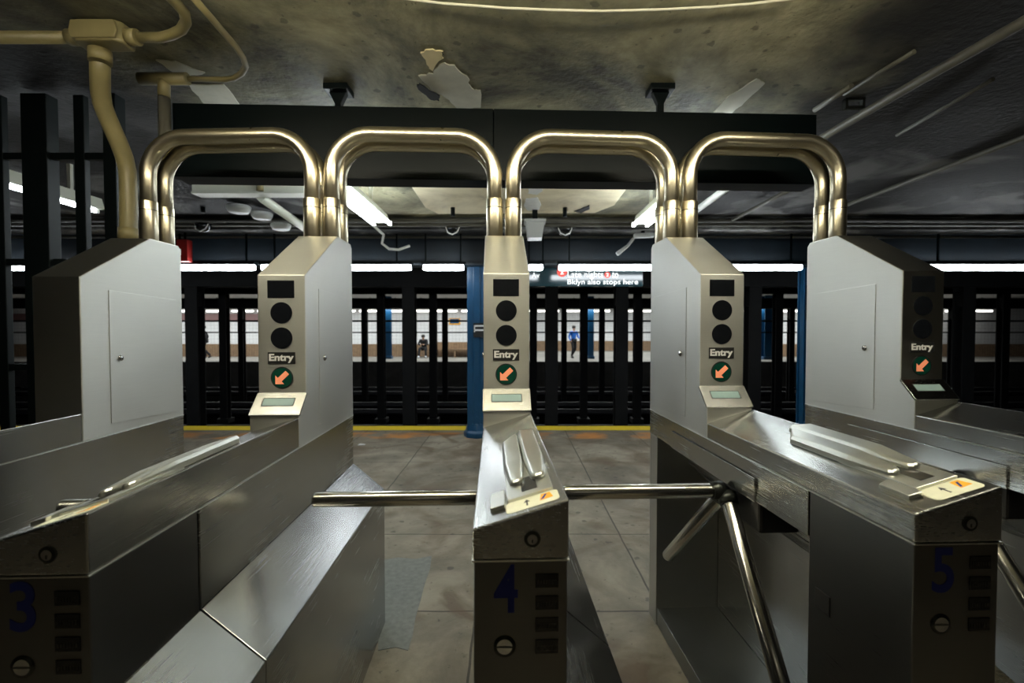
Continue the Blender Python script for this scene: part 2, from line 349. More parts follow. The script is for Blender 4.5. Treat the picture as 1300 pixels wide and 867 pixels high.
# second and third girders over the tracks
g = MB()
g.box(-18, 18, 10.0, 10.2, 2.46, 3.5); g.box(-18, 18, 9.9, 10.3, 2.44, 2.47)
struct('trim_4', g, TRACKC)
g = MB(); g.box(-26, 26, 18.1, 18.3, 2.37, 2.74); g.box(-26, 26, 18.0, 18.4, 2.35, 2.38)
struct('trim_5', g, TRACKC)
g = MB(); g.box(-26, 26, 13.8, 14.0, 2.58, 3.5)
struct('trim_6', g, TRACKC)
# far platform
FARC, _, _ = concrete('far_platform_floor', (.14, .135, .12), (.2, .19, .17), (.27, .26, .23), 1, .1, spots=False)
struct('floor_far_platform', MB().box(-30, 30, 22.7, 35.5, -1.4, 0), FARC)
struct('ceiling_far_platform', MB().box(-30, 30, 22.4, 35.5, 3.3, 3.5), mat('far_ceiling_paint', (.45, .44, .42), .8, noise=.3, nscale=1))
for i, (x0, x1, yy) in enumerate(((-30, -1.6, 27), (12.6, 30, 27), (-1.6, 12.6, 34.5))):
    struct('wall_far' if not i else 'wall_far_%s' % ('right', 'recess')[i-1], MB().box(x0, x1, yy, yy+.3, .72, 3.3), TILE)
    struct('baseboard_far' if not i else 'baseboard_far_%s' % ('right', 'recess')[i-1], MB().box(x0, x1, yy-.04, yy+.3, 0, .72), TILEB)
struct('trim_7', MB().box(-30, -12.5, 26.95, 27.05, 2.02, 2.45), mat('frieze_maroon', (.22, .12, .12), .4))

# ------------------------------------------------------------------ turnstiles
W = .181
ZTL, ZTR, ZSE, ZS, ZF, ZFL, ZR = 1.163, 1.217, 1.102, 1.756, 1.300, 1.228, 1.980
YC, YCF, YR, YB = .992, .920, 1.3795, 1.600
FO = .157                                   # how far the knee fairing bulges into the next lane
SL = (ZTR-ZTL)/W
def topz(x, h=0): return ZTL + SL*x + h
def slab(mb, pts, h0, h1):                  # a raised slab on the tilted top, outline pts (x, y)
    return mb.loft([(x, y, topz(x, h0)) for x, y in pts], [(x, y, topz(x, h1)) for x, y in pts])
def make_turnstile(label):
    t = thing('turnstile', label, 'turnstile', group='row of stainless subway turnstiles')
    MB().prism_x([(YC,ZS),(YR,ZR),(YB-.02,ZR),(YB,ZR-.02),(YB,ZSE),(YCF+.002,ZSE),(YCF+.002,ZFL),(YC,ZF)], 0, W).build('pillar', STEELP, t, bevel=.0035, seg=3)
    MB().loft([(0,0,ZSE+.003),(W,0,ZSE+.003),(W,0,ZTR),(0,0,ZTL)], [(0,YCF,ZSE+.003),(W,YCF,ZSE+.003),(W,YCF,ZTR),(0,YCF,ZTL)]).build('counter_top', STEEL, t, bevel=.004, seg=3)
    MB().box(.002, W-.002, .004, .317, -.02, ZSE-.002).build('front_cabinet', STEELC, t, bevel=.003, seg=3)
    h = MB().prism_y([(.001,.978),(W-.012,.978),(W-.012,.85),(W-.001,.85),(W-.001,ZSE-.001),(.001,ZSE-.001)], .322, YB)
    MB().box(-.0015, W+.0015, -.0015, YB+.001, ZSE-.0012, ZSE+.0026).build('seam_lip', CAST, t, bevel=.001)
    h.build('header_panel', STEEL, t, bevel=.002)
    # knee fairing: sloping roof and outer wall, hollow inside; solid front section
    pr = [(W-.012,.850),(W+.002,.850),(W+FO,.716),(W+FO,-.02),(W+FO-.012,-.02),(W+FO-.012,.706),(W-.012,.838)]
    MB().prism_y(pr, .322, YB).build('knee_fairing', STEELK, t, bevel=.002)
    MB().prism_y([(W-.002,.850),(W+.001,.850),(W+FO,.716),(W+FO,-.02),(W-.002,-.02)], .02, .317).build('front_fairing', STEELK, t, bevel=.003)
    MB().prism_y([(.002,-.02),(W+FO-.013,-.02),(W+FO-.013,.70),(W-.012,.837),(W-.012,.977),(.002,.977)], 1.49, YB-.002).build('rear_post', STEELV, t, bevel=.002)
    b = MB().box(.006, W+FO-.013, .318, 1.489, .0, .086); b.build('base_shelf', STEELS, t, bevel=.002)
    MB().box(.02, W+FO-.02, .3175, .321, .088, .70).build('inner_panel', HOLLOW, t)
    # tripod mechanism
    MB().box(.03, W-.014, .60, .88, .86, .977).build('tripod_motor_case', BLACKM, t, bevel=.01)
    MB().box(-.006, .002, .57, 1.28, .978, 1.056).build('mechanism_cover_plate', STEEL, t, bevel=.0015)
    hub = Vector((-.012, .745, .957)); ax = Vector((-.63, 0, -.77)).normalized()
    hb = MB().lathe([(.0,-.062),(.05,-.062),(.055,-.05),(.055,-.03),(.046,-.026),(.05,.0),(.046,.026),(.025,.043),(.0,.045)], hub, ax, 28)
    ho = hb.build('tripod_hub', DARKST, t)
    for d in (Vector((-1,0,0)), Vector((-.10,.67,-.73)), Vector((-.045,-.67,-.74))):
        d.normalize()
        MB().tube([hub + d*.035, hub + d*.3, hub + d*.575], .0255, 24, dome=True).build('tripod_arm', ARM, t)
        MB().tube([hub + d*.012, hub + d*.05], [.033,.031], 20).build('arm_socket', DARKST, t)
    # pillar face
    y0 = YC
    MB().box(.038,.140, y0-.0015, y0+.004, 1.667,1.735).build('display_screen', BLACK, t, bevel=.001)
    for z in (1.610, 1.513): disc_y(MB(), .090, z, .0412, y0-.0015, y0+.004).build('signal_lens', BLACK, t)
    s = MB().box(.037,.141, y0-.0015, y0+.004, 1.413,1.458).build('entry_sign', BLACKM, t)
    text('lettering', 'Entry', (.089, y0-.0022, 1.434), .094, .036, WHITEP, s, bold=.036)
    a = disc_y(MB(), .0895, 1.359, .0425, y0-.0015, y0+.004).build('arrow_lamp', BLACKM, t)
    disc_y(MB(), .0895, 1.359, .038, y0-.0022, y0).build('lens', GREEN, a)
    k = .0185
    ap = [(-1.3,-1.3),(.45,-1.3),(-.05,-.75),(1.5,.75),(.8,1.45),(-.8,-.05),(-1.3,.5)]
    MB().prism_y([(.0895 + x*k, 1.359 + z*k) for x, z in ap], y0-.0032, y0-.0015).build('arrow', SALMON, a)
    # tilted reader display at the pillar foot
    def fl(x, q, o): # q 0..1 up the flange, o outward
        n = Vector((-(ZF-ZFL), (YC-YCF)*1.0)).normalized()   # (y,z) outward
        return (x, YCF + (YC-YCF)*q + n.x*o, ZFL + (ZF-ZFL)*q + n.y*o)
    def flbox(x0, x1, q0, q1, o0, o1):
        return MB().loft([fl(x0,q0,o0), fl(x1,q0,o0), fl(x1,q1,o0), fl(x0,q1,o0)], [fl(x0,q0,o1), fl(x1,q0,o1), fl(x1,q1,o1), fl(x0,q1,o1)])
    d = flbox(-.003, W+.003, -.03, 1.0, -.006, .003).build('reader_display', STEEL, t, bevel=.0015)
    flbox(.030, .150, .36, .74, 0, .0036).build('display_bezel', BLACKM, d)
    flbox(.033, .147, .39, .71, 0, .0042).build('display_glass', LCD, d)
    # swipe reader: base plate and two faceted guide rails with rounded noses
    p = slab(MB(), [(.068,.073),(.160,.073),(.160,.30),(.066,.30)], -.001, .007).build('reader_base', CAST, t, bevel=.0015)
    slab(MB(), [(.098,.095),(.130,.095),(.130,.18),(.098,.18)], .0065, .0074).build('card_slot_window', BLACK, p)
    def guide(side):
        x0, x1 = (.064,.110) if side < 0 else (.114,.160)
        yb0, yb1 = (.50,.565) if side < 0 else (.585,.55)
        n0, n1 = (.074,.104) if side < 0 else (.121,.153)
        # outline at base, from back around the rounded nose
        ob = [(x0,yb0),(x0,.27)] + [((n0+n1)/2 - (n1-n0)/2*math.cos(a), .165 - .022*math.sin(a)) for a in [0,.5,1.1,1.57,2.04,2.64,PI]] + [(x1,.27),(x1,yb1)]
        cx = sum(q[0] for q in ob)/len(ob)
        hi = [(cx + (x-cx)*.80, y + (.006 if y < .2 else (-.008 if y > .4 else 0)), (.027 if y > .25 else .019)) for x, y in ob]
        m = MB()
        A = [m.bm.verts.new((x,y,topz(x,.002))) for x,y in ob]
        B = [m.bm.verts.new((x,y,topz(x,.016 if y > .25 else .014))) for x,y in ob]
        T = [m.bm.verts.new((x,y,topz(x,h))) for x,y,h in hi]
        n = len(ob)
        m.bm.faces.new(A[::-1]); m.bm.faces.new(T)
        for P, Q in ((A,B),(B,T)):
            for i in range(n): m.bm.faces.new((P[i],P[(i+1)%n],Q[(i+1)%n],Q[i]))
        return m.build('card_guide', CAST, t, bevel=.002, seg=2)
    guide(-1); guide(1)
    slab(MB(), [(.033,.052),(.062,.052),(.062,.140),(.033,.130)], -.001, .009).build('reader_side_block', CAST, t, bevel=.0012)
    def rr(x0,x1,y0_,y1_,r): return [(cx + r*math.cos(a0+q), cy + r*math.sin(a0+q)) for cx,cy,a0 in ((x1-r,y1_-r,0),(x0+r,y1_-r,PI/2),(x0+r,y0_+r,PI),(x1-r,y0_+r,1.5*PI)) for q in (0,.5,1.07,1.57)]
    st = slab(MB(), rr(.064,.167,.018,.072,.01), -.0005, .0008).build('instruction_sticker', CREAM, t)
    slab(MB(), [(.1035,.032),(.1065,.032),(.1065,.050),(.111,.048),(.105,.062),(.099,.048),(.1035,.050)], .0005, .0012).build('arrow_mark', BLACKM, st)
    slab(MB(), [(.130,.036),(.156,.038),(.152,.066),(.134,.066)], .0005, .0012).build('orange_mark', ORNG, st)
    slab(MB(), [(.132,.040),(.137,.040),(.146,.060),(.141,.060)], .001, .0014).build('card_stripe', NBLUE, st)
    # front hardware
    l = disc_y(MB(), .112, 1.1435, .0155, -.002, .01).build('upper_lock', DARKST, t, bevel=.001)
    disc_y(MB(), .112, 1.1435, .0095, -.0035, -.001).build('key_barrel', LOCKM, l)
    MB().box(.111,.113,-.0042,-.003,1.137,1.1435).build('keyhole', BLACKM, l)
    l = MB().lathe([(.021,0),(.021,.003),(.018,.005),(.015,.003),(.0,.003)], (.060, .006, .938), (0,-1,0), 28).build('lower_lock', DARKST, t)
    disc_y(MB(), .060, .938, .0145, .0012, .005).build('key_barrel', LOCKM, l)
    for i in range(4):
        z = 1.062 - i*.042
        c = MB().box(.118,.162, .002,.006, z-.0135, z+.0135).build('counter_window', BLACK, t, bevel=.0008)
        g_ = MB()
        for q in range(7): g_.box(.122+q*.0053, .122+q*.0053+.0035, .0012, .0025, z-.006, z+.002)
        g_.build('counter_digit_wheels', mat('counter_digits', (.03,.03,.028), .5) if 'counter_digits' not in bpy.data.materials else bpy.data.materials['counter_digits'], c)
    # access doors on both pillar sides (thin raised lip panels)
    for sx in (-1, 1):
        xa, xb = (-.0022, .001) if sx < 0 else (W-.001, W+.0022)
        dd = MB().prism_x([(1.13,1.150),(1.555,1.128),(1.555,1.700),(1.13,1.715)], xa, xb).build('access_door', STEELP, t, bevel=.0012)
        xl = -.0035 if sx < 0 else W+.0035
        MB().lathe([(.013,0),(.013,.004),(.008,.007),(.0,.007)], (xl + (.001 if sx < 0 else -.001), 1.185, 1.425), (sx,0,0), 18).build('door_lock', LOCKM, dd)
    # vent on the lane side of the cabinet
    v = MB().box(-.0008,.003,.235,.285,.81,.86).build('side_slot', BLACKM, t)
    return t
proto = make_turnstile('first')
ROWM = [(-1.8053,.0596,-.0128,None,'turnstile at far left of the row, olive conduit rising beside it, door facing the lane'),
        (-.908,-.0075,-.0099,'3','turnstile left of the central one, long dark steel flank and bright sloping knee fairing'),
        (-.04,0,0,'4','central turnstile seen head on, blue number 4 on its front'),
        (.839,.0261,.0044,'5','turnstile just right of the centre, number 5 on its black front, open tripod recess'),
        (1.7109,.0531,.0253,None,'turnstile at far right of the row, arrow lamp dim, cut by the picture edge')]
TS = []
for i, (X, S, Z, num, lab) in enumerate(ROWM):
    t = proto if i == 0 else copy_tree(proto)
    t['label'] = lab; t.location = row(X, .8735+S, Z); t.rotation_euler = (0,0,YAW); TS.append(t)
    if num: text('number_decal', num, (.0625, .0035, 1.048), .045, .092, NBLUE, t, bold=.018)

for i, (sh, sa) in ((0,(.07,.07)),(1,(.07,.07)),(2,(.06,.024))):
    arms = [c for c in TS[i].children if c.name.split('.')[0] == 'tripod_arm']
    for c in TS[i].children:
        if c.name.split('.')[0] in ('tripod_hub','tripod_arm','arm_socket'): c.location.x = sh
    arms[0].location.x = sa
# the far left turnstile has a plain pillar: no lenses, no reader display
t = TS[0]
for c in list(t.children):
    if c.name.split('.')[0] in ('display_screen','signal_lens','entry_sign','arrow_lamp','reader_display','pillar','counter_top'):
        for g_ in list(c.children):
            bpy.data.objects.remove(g_)
        bpy.data.objects.remove(c)
MB().prism_x([(YC,ZS),(YR,ZR),(YB-.02,ZR),(YB,ZR-.02),(YB,ZSE+.003),(YC,ZSE+.003)], 0, W).build('pillar', STEELP, t, bevel=.0035, seg=3)
MB().loft([(0,0,ZSE+.003),(W,0,ZSE+.003),(W,0,ZTR),(0,0,ZTL)], [(0,YC-.002,ZSE+.003),(W,YC-.002,ZSE+.003),(W,YC-.002,ZTR),(0,YC-.002,ZTL)]).build('counter_top', STEEL, t, bevel=.004, seg=3)

# ------------------------------------------------------------------ pipe arches
def arc(c, r, a0, a1, n=12): return [(c[0]+r*math.cos(a0+(a1-a0)*k/n), c[1]+r*math.sin(a0+(a1-a0)*k/n)) for k in range(n+1)]
def arch(i, yl, label):
    (Xa, Sa, Za, _, _), (Xb, Sb, Zb, _, _) = ROWM[i], ROWM[i+1]
    A = row(Xa+.137, .8735+Sa+yl); B = row(Xb+.045, .8735+Sb+yl)
    Z0, Z1 = 1.98+Za, 1.98+Zb; L = (B-A).length; u = (B-A).normalized()
    t = thing('pipe_arch', label, 'pipe arch', A + Vector((0,0,Z0)), math.atan2(u.y,u.x), 'steel pipe arches bridging the turnstiles')
    zt = 2.472 + (Za+Zb)/2 - Z0; r = .185; rp = .0355
    p = [(0,0.0)] + arc((r, zt-r), r, PI, PI/2) + arc((L-r, zt-r), r, PI/2, 0) + [(L, Z1-Z0)]
    MB().tube([(x,0,z) for x,z in p], rp, 24).build('pipe', PIPE, t)
    for x, z in ((0,0),(L,Z1-Z0)):
        s = MB().tube([(x,0,z+.001),(x,0,z+.186)], .0395, 24).build('sleeve', PIPE, t, bevel=.002)
        MB().tube([(x,0,z+.142),(x,0,z+.145)], .0402, 24).build('sleeve_groove', DARKST, s)
    return t
AL = ['between the far left turnstile and the next','left of the central turnstile','right of the central turnstile','ending on the far right turnstile']
for i in range(4):
    arch(i, 1.435, 'front steel pipe arch %s' % AL[i])
    arch(i, 1.552, 'rear steel pipe arch %s, behind the front one' % AL[i])

# ------------------------------------------------------------------ header beam and hangers
h = thing('header_beam', 'blackish green steel header box hanging over the row of arches', 'beam', row(0,2.74,0), YAW)
b = MB()
b.box(-1.79, -.002, 0, .012, 2.40, 2.80); b.box(.002, 1.90, 0, .012, 2.40, 2.80); b.box(-1.79, 1.90, .012, .12, 2.78, 2.80)
b.box(-1.79, 1.90, -.015, .135, 2.388, 2.402); b.box(-1.79,1.90,.12,.132,2.40,2.80); b.box(-1.79,-1.778,.012,.12,2.4,2.78); b.box(1.888,1.90,.012,.12,2.4,2.78)
b.build('beam_box', BEAM, h, bevel=.002)
for px, py, lab in ((838, 112, 'dark steel hanger holding the header box up near the right arches'), (430, 112, 'dark steel hanger holding the header box up above the left arches')):
    p = at(px, py, 2.80)
    t = thing('beam_hanger', lab, 'hanger', (p.x, 2.80, CZ))
    MB().box(-.07,.07,-.06,.06,-.035,0).build('ceiling_plate', BEAM, t, bevel=.004)
    MB().prism_y([(-.05,-.035),(.05,-.035),(.018,-.1),(.018,-.149),(-.018,-.149),(-.018,-.1)], -.02, .02).build('strap', BEAM, t, bevel=.003)

# ------------------------------------------------------------------ ceiling light fixtures beyond the beam
def fixture(label, x, y0, y1, z, wdt, tubes, axis='y', group='fluorescent ceiling fixtures', mt=None):
    t = thing('fluorescent_fixture', label, 'ceiling light', (x, y0, z), 0 if axis == 'y' else -PI/2, group)
    L = y1-y0
    hw_ = wdt*.26
    MB().prism_y([(-hw_*.6,.09),(hw_*.6,.09),(hw_,.0),(hw_*.8,-.012),(-hw_*.8,-.012),(-hw_,0)], 0, L).build('housing', HOUS, t, bevel=.003)
    for q in (.2*L, .8*L): MB().box(-.015,.015,q-.015,q+.015,.09,CZ-z).build('hanger_rod', HOUS, t)
    for k in range(tubes):
        xx = (k-(tubes-1)/2)*wdt*.58
        MB().tube([(xx,.06,-.026),(xx,L-.06,-.026)], .019, 12).build('tube', mt or TUBE, t)
        s = MB()
        for yy in (.02, L-.04): s.box(xx-.018, xx+.018, yy, yy+.03, -.045, .004)
        s.build('lamp_holder', WHITEC, t)
    return t
fixture('bright twin tube fixture running away above the left lanes', -1.40, 3.0, 5.15, 2.70, .30, 2)
fixture('bright twin tube fixture running away above the right lanes', 1.40, 3.1, 5.22, 2.70, .26, 2)
for k, nm in enumerate(('left lanes', 'central lane', 'right lanes')):
    fixture('warm twin tube fixture crossing above the readers of the ' + nm, -1.86 + k*1.25, 1.15, 1.15+1.2, 2.80, .26, 2, axis='x', mt=TUBEW)
fixture('added dim fill tube fixture, unseen well behind the viewer', -.6, -2.4, -2.4+1.22, 2.80, .2, 1, axis='x', mt=TUBEFILL)  # unseen lamp added to lift the central turnstile's front a little
fixture('lit tube fixture seen through the bars at far left', -3.78, 2.98, 4.35, 2.64, .22, 1)
t = thing('dark_fixture_housing', 'unlit cream fixture housing crossing behind the left arch', 'light housing', (0,4.4,2.95))
p0 = at(249,238,4.4); p1 = at(412,238,4.4)
m = MB(); zz = p0.z-2.95
m.box(p0.x, p1.x, -.06, .06, zz-.055, zz+.06); m.box(p0.x,p1.x,-.075,.075,zz-.075,zz-.055); m.build('channel', HOUS, t, bevel=.004)
m = MB(); q = at(330,234,4.3); m.tube([(q.x,-.1,q.z-2.95+.04),(q.x,-.1,q.z-2.95-.06)], .03, 12); m.build('coupling', OLIVEP, t)
a_, b_ = at(331,250,4.5), at(402,300,5.85)
m = MB().tube([a_,b_], .055, 4); tag(m.build('conduit_channel', HOUS), 'cream metal channel running diagonally away behind the left arch', 'channel')
# edge light bars
for x0, x1, lab in ((-11.5,-6.35,'white light bar over the platform edge at far left'), (-4.5,-3.4,'light bar over the edge, leftmost between the first two turnstiles'),
                    (-3.34,-1.32,'light bar over the edge just left of the blue column, longer one'), (-1.2,-.62,'short light bar over the edge touching the blue column'),
                    (.2,.43,'short light bar end over the edge beside the central pillar'),(.60,2.15,'long light bar over the edge above the hanging sign'),
                    (2.15,3.86,'light bar over the edge ending at the right blue column'),(5.2,9.5,'light bar over the edge right of the far right turnstile')):
    t = thing('edge_light_bar', lab, 'light bar', ((x0+x1)/2,6.3,2.36), 0, 'light bars over the platform edge')
    hw = (x1-x0)/2
    MB().box(-hw, hw, -.05, .05, .036, .075).build('housing', BEAM, t, bevel=.003)
    for q in (-.8, .8): MB().box(q*hw-.01, q*hw+.01, -.035, -.015, .075, .445).build('stem', BEAM, t)
    MB().box(-hw+.02, hw-.02, -.045, .045, -.036, .036).build('diffuser', TUBEE, t, bevel=.02, seg=3)

# ------------------------------------------------------------------ hanging sign
p0 = at(640,344,6.9); p1 = at(816,363.5,6.9)
t = thing('hanging_sign', 'black hanging station sign with white service lettering', 'sign', (0,6.9,2.2))
zt, zb = p0.z-2.2+.05, p1.z-2.2
sm = at(722,350,6.9).x
MB().box(p0.x, sm-.004, 0, .05, zb, zt).build('sign_panel', SIGNB, t, bevel=.003)
MB().box(sm+.004, p1.x, 0, .05, zb, zt).build('sign_panel', SIGNB, t, bevel=.003)
def stext(body, xa, xb, ya, yb, bold=.02):
    a = at(xa,ya,6.9); b = at(xb,yb,6.9)
    text('lettering', body, ((a.x+b.x)/2, -.002, (a.z+b.z)/2-2.2), b.x-a.x, a.z-b.z, SIGNW, t, bold=bold*.3)
stext('Late nights', 720.5, 766, 344.5, 354.5); stext('to', 777, 785, 345.5, 352.5)
stext('Bklyn also stops here', 720.5, 810, 354.5, 363); stext('Av', 675, 685, 346, 352.5)
for cx, cy, r in ((771,349,3.8),(713.5,345,6.5)):
    c = at(cx,cy,6.9); o = disc_y(MB(), c.x, c.z-2.2, r*6.9/600, -.003, 0, 24).build('red_bullet', REDB, t)
    text('numeral', '2', (c.x, -.0035, c.z-2.2), .036 if r < 5 else .05, .05 if r < 5 else .08, SIGNW, o, bold=.02)
for x in (p0.x+.15, p1.x-.2):
    MB().box(x-.015,x+.015,.015,.035,zt,1.3).build('sign_hanger', BEAM, t)

# ------------------------------------------------------------------ blue platform columns
def blue_column(x, label, plate):
    y = 6.80
    t = thing('platform_column', label, 'column', (x,y,0), 0, 'blue steel columns along the platform edge')
    r = .135
    oct_ = [(r*math.cos(PI/8+k*PI/4), r*math.sin(PI/8+k*PI/4)) for k in range(8)]
    m = MB(); m.box(-r, r, -r+.02, -r+.04, 0, 2.46); m.box(-r, r, r-.04, r-.02, 0, 2.46); m.box(-.03,.03,-r+.04,r-.04,0,2.46)
    m.box(-.05,.05,-r,-r+.02,.15,2.44); m.box(-r,-r+.02,-.05,.05,0,2.46); m.box(r-.02,r,-.05,.05,0,2.46)
    m.build('shaft', BLUEP, t, bevel=.01)
    m = MB().lathe([(.20,.0),(.20,.07),(.17,.10),(.165,.14),(.15,.17),(.148,.2)], (0,0,0), (0,0,1), 8); m.build('base_collar', BLUEP, t, bevel=.01)
    m = MB()
    for k in range(24): m.tube([(.0,-r-.006,.3+k*.09),(0,-r+.002,.3+k*.09)], .013, 8)
    m.build('rivet_row', BLUEP, t)
    if plate == 'plate':
        s = MB().box(-.045,.145,-r-.012,-r-.003,1.43,1.63).build('small_sign', BLACKM, t)
        m = MB()
        for z in (1.59, 1.53): m.box(-.035,.13,-r-.014,-r-.011,z-.012,z+.010)
        m.box(-.035,-.02,-r-.014,-r-.011,1.5,1.6); m.build('sign_lines', WHITEP, s)
    else:
        s = MB().box(-.17,.17,-r-.02,-r-.01,1.68,2.16).build('street_name_plate', BLACKM, t)
        text('lettering', '6', (-.085,-r-.024,2.02), .13, .18, SIGNW, s, bold=.03)
        MB().box(-.15,.0,-r-.024,-r-.02,1.74,1.86).build('lower_stroke', SIGNW, s)
    return t
blue_column(-.50, 'blue riveted steel column standing left of the central pillar', 'plate')
blue_column(4.30, 'blue steel column showing beside the far right turnstile, number 6 plate', 'six')

# ------------------------------------------------------------------ columns between the tracks
def track_column(w_):
    t = thing('track_column', 'x', 'column')
    m = MB(); m.box(-w_/2, w_/2, -w_/2, -w_/2+.03, -1.2, 2.6); m.box(-w_/2, w_/2, w_/2-.03, w_/2, -1.2, 2.6); m.box(-.02,.02,-w_/2+.03,w_/2-.03,-1.2,2.6)
    m.box(-w_/2+.02, w_/2-.02, -w_/2+.03, w_/2-.03, 2.2, 2.5)
    m.build('shaft', TRACKC, t); MB().box(-w_*.8, w_*.8, -w_*.8, w_*.8, -1.2, -1.05).build('foot', TRACKC, t)
    return t
rows = [(10.1, .26, 2.44, 'nearest row', ((248,'by the far left turnstile'),(520,'left of the blue column'),(700,'just right of the central pillar'),(788,'below the sign end'),(955,'right of the second right pillar'),(1223,'beyond the far right pillar'))),
        (13.9, .21, 2.58, 'middle row', ((285,'between the two left pillars'),(484,'nearest the left pillar'),(550,'between seated person and blue column'),(677,'hard against the central pillar'),(741,'behind the walking person, to the right'),(809,'left of the right pillar'),(987,'left of the right blue column'),(1273,'near the right picture edge'))),
        (18.2, .20, 2.36, 'furthest row', ((307,'between the two left pillars'),(463,'against the left pillar'),(565,'left of the blue column'),(716,'left of the walking person'),(764,'right of the walking person'),(1004,'left of the right blue column'),(1209,'hard against the far right pillar')))]
for Y, w_, ztop, rn, xs in rows:
    pc = None
    for px, where in xs:
        t = track_column(w_) if pc is None else copy_tree(pc)
        pc = pc or t
        t.location = ((px-650)/600*Y, Y, ztop-2.6)
        t['label'] = 'black steel column in the %s between the tracks, %s' % (rn, where)
        t['group'] = 'black columns between the tracks'
# the same columns carry on behind the turnstile pillars
for Y, ztop, rn, xs in ((10.1, 2.44, 'nearest row', (340,430,610,877,1045,1135)), (13.9, 2.58, 'middle row', (352,418,615,872,930,1052,1117)), (18.2, 2.36, 'furthest row', (358,410,515,616,667,812,860,910,955,1055,1105))):
    src = [o for o in COL.objects if o.name.startswith('track_column') and rn in o.get('label', '')][0]
    for px in xs:
        t = copy_tree(src); t.location = ((px-650)/600*Y, Y, ztop-2.6)
        t['label'] = 'black steel column in the %s between the tracks, standing behind a turnstile pillar or blue column' % rn
        t['group'] = 'hidden columns in the ' + rn
# rails
for i, y in enumerate((8.0, 9.4, 11.3, 12.75, 15.3, 16.75, 19.7, 21.1)):
    m = MB(); m.prism_x([(y-.07,-1.2),(y+.07,-1.2),(y+.02,-1.17),(y+.012,-1.09),(y+.036,-1.08),(y+.036,-1.04),(y-.036,-1.04),(y-.036,-1.08),(y-.012,-1.09),(y-.02,-1.17)], -22, 24)
    tag(m.build('rail', RAIL), 'steel running rail in the dark track bed, %s counted from the platform' % ('first','second','third','fourth','fifth','sixth','seventh','eighth')[i], 'rail', 'running rails of the four tracks')
# horizontal cable pipes along the track columns
for Y, py, nm in ((17.95, 407.5,'upper'), (17.95, 422,'lower')):
    p = at(650, py, Y)
    m = MB().tube([(-22,Y,p.z),(24,Y,p.z)], .035 if nm == 'upper' else .025, 8)
    tag(m.build('cable_pipe', TRACKC), 'thin black pipe crossing before the far platform, the %s of two' % nm, 'pipe')

# ------------------------------------------------------------------ far platform things
pf = None
for k in range(38):
    x = -26 + k*1.4
    if pf is None:
        pf = thing('far_light', 'x', 'ceiling light', (x,26,2.56), 0, 'fluorescent tubes over the far platform')
        MB().box(-.58,.58,-.05,.05,-.04,.045).build('tube', TUBEF, pf, bevel=.02); MB().box(-.6,.6,-.08,.08,.05,.09).build('housing', HOUS, pf)
        MB().box(-.02,.02,-.02,.02,.09,.74).build('stem', BEAM, pf)
        o = pf
    else:
        o = copy_tree(pf); o.location.x = x
    o['label'] = 'small bright tube in the row of lights over the far platform'
def far_column(px, x0, Y, label):
    t = thing('far_column', label, 'column', ((px-650)/600*Y, Y, 0), 0, 'blue columns on the far platform')
    r = x0
    m = MB(); m.box(-r,r,-r,-r+.03,0,3.3); m.box(-r,r,r-.03,r,0,3.3); m.box(-.03,.03,-r+.03,r-.03,0,3.3); m.build('shaft', BLUEP, t, bevel=.01)
    MB().box(-r*1.3,r*1.3,-r*1.3,r*1.3,0,.15).build('foot', BLUEP, t, bevel=.02)
far_column(493, .15, 25, 'narrow blue column on the far platform, left of the seated person')
far_column(750, .14, 25, 'blue column on the far platform right of the walking person')
far_column(974, .28, 24.5, 'wide blue column on the far platform near the right blue column')
t = thing('platform_bench', 'long brown bench against the far tiled wall', 'bench', at(590,452,26.5)*1)
t.location.z = 0
m = MB(); m.box(-1.6,1.6,-.5,0,.42,.47); m.build('seat', TILEB, t, bevel=.01); MB().box(-1.6,1.6,-.05,0,.47,.85).build('backrest', TILEB, t, bevel=.01)
for x in (-1.5,-.5,.5,1.5): MB().box(x-.04,x+.04,-.48,-.03,0,.42).build('leg', TILEB, t)
for i, (px, lab) in enumerate(((582,'small blue and gold poster frame high on the far wall by the blue column'),)):
    a, b = at(570,404,26.9), at(584,412,26.9)
    t = thing('wall_poster', lab, 'poster', ((a.x+b.x)/2, 26.93, (a.z+b.z)/2))
    hw, hh = (b.x-a.x)/2, (a.z-b.z)/2
    MB().box(-hw,hw,0,.04,-hh,hh).build('frame', ORNG, t); MB().box(-hw+.05,hw-.05,-.01,0,-hh+.06,hh-.03).build('picture', BLUEP, t)

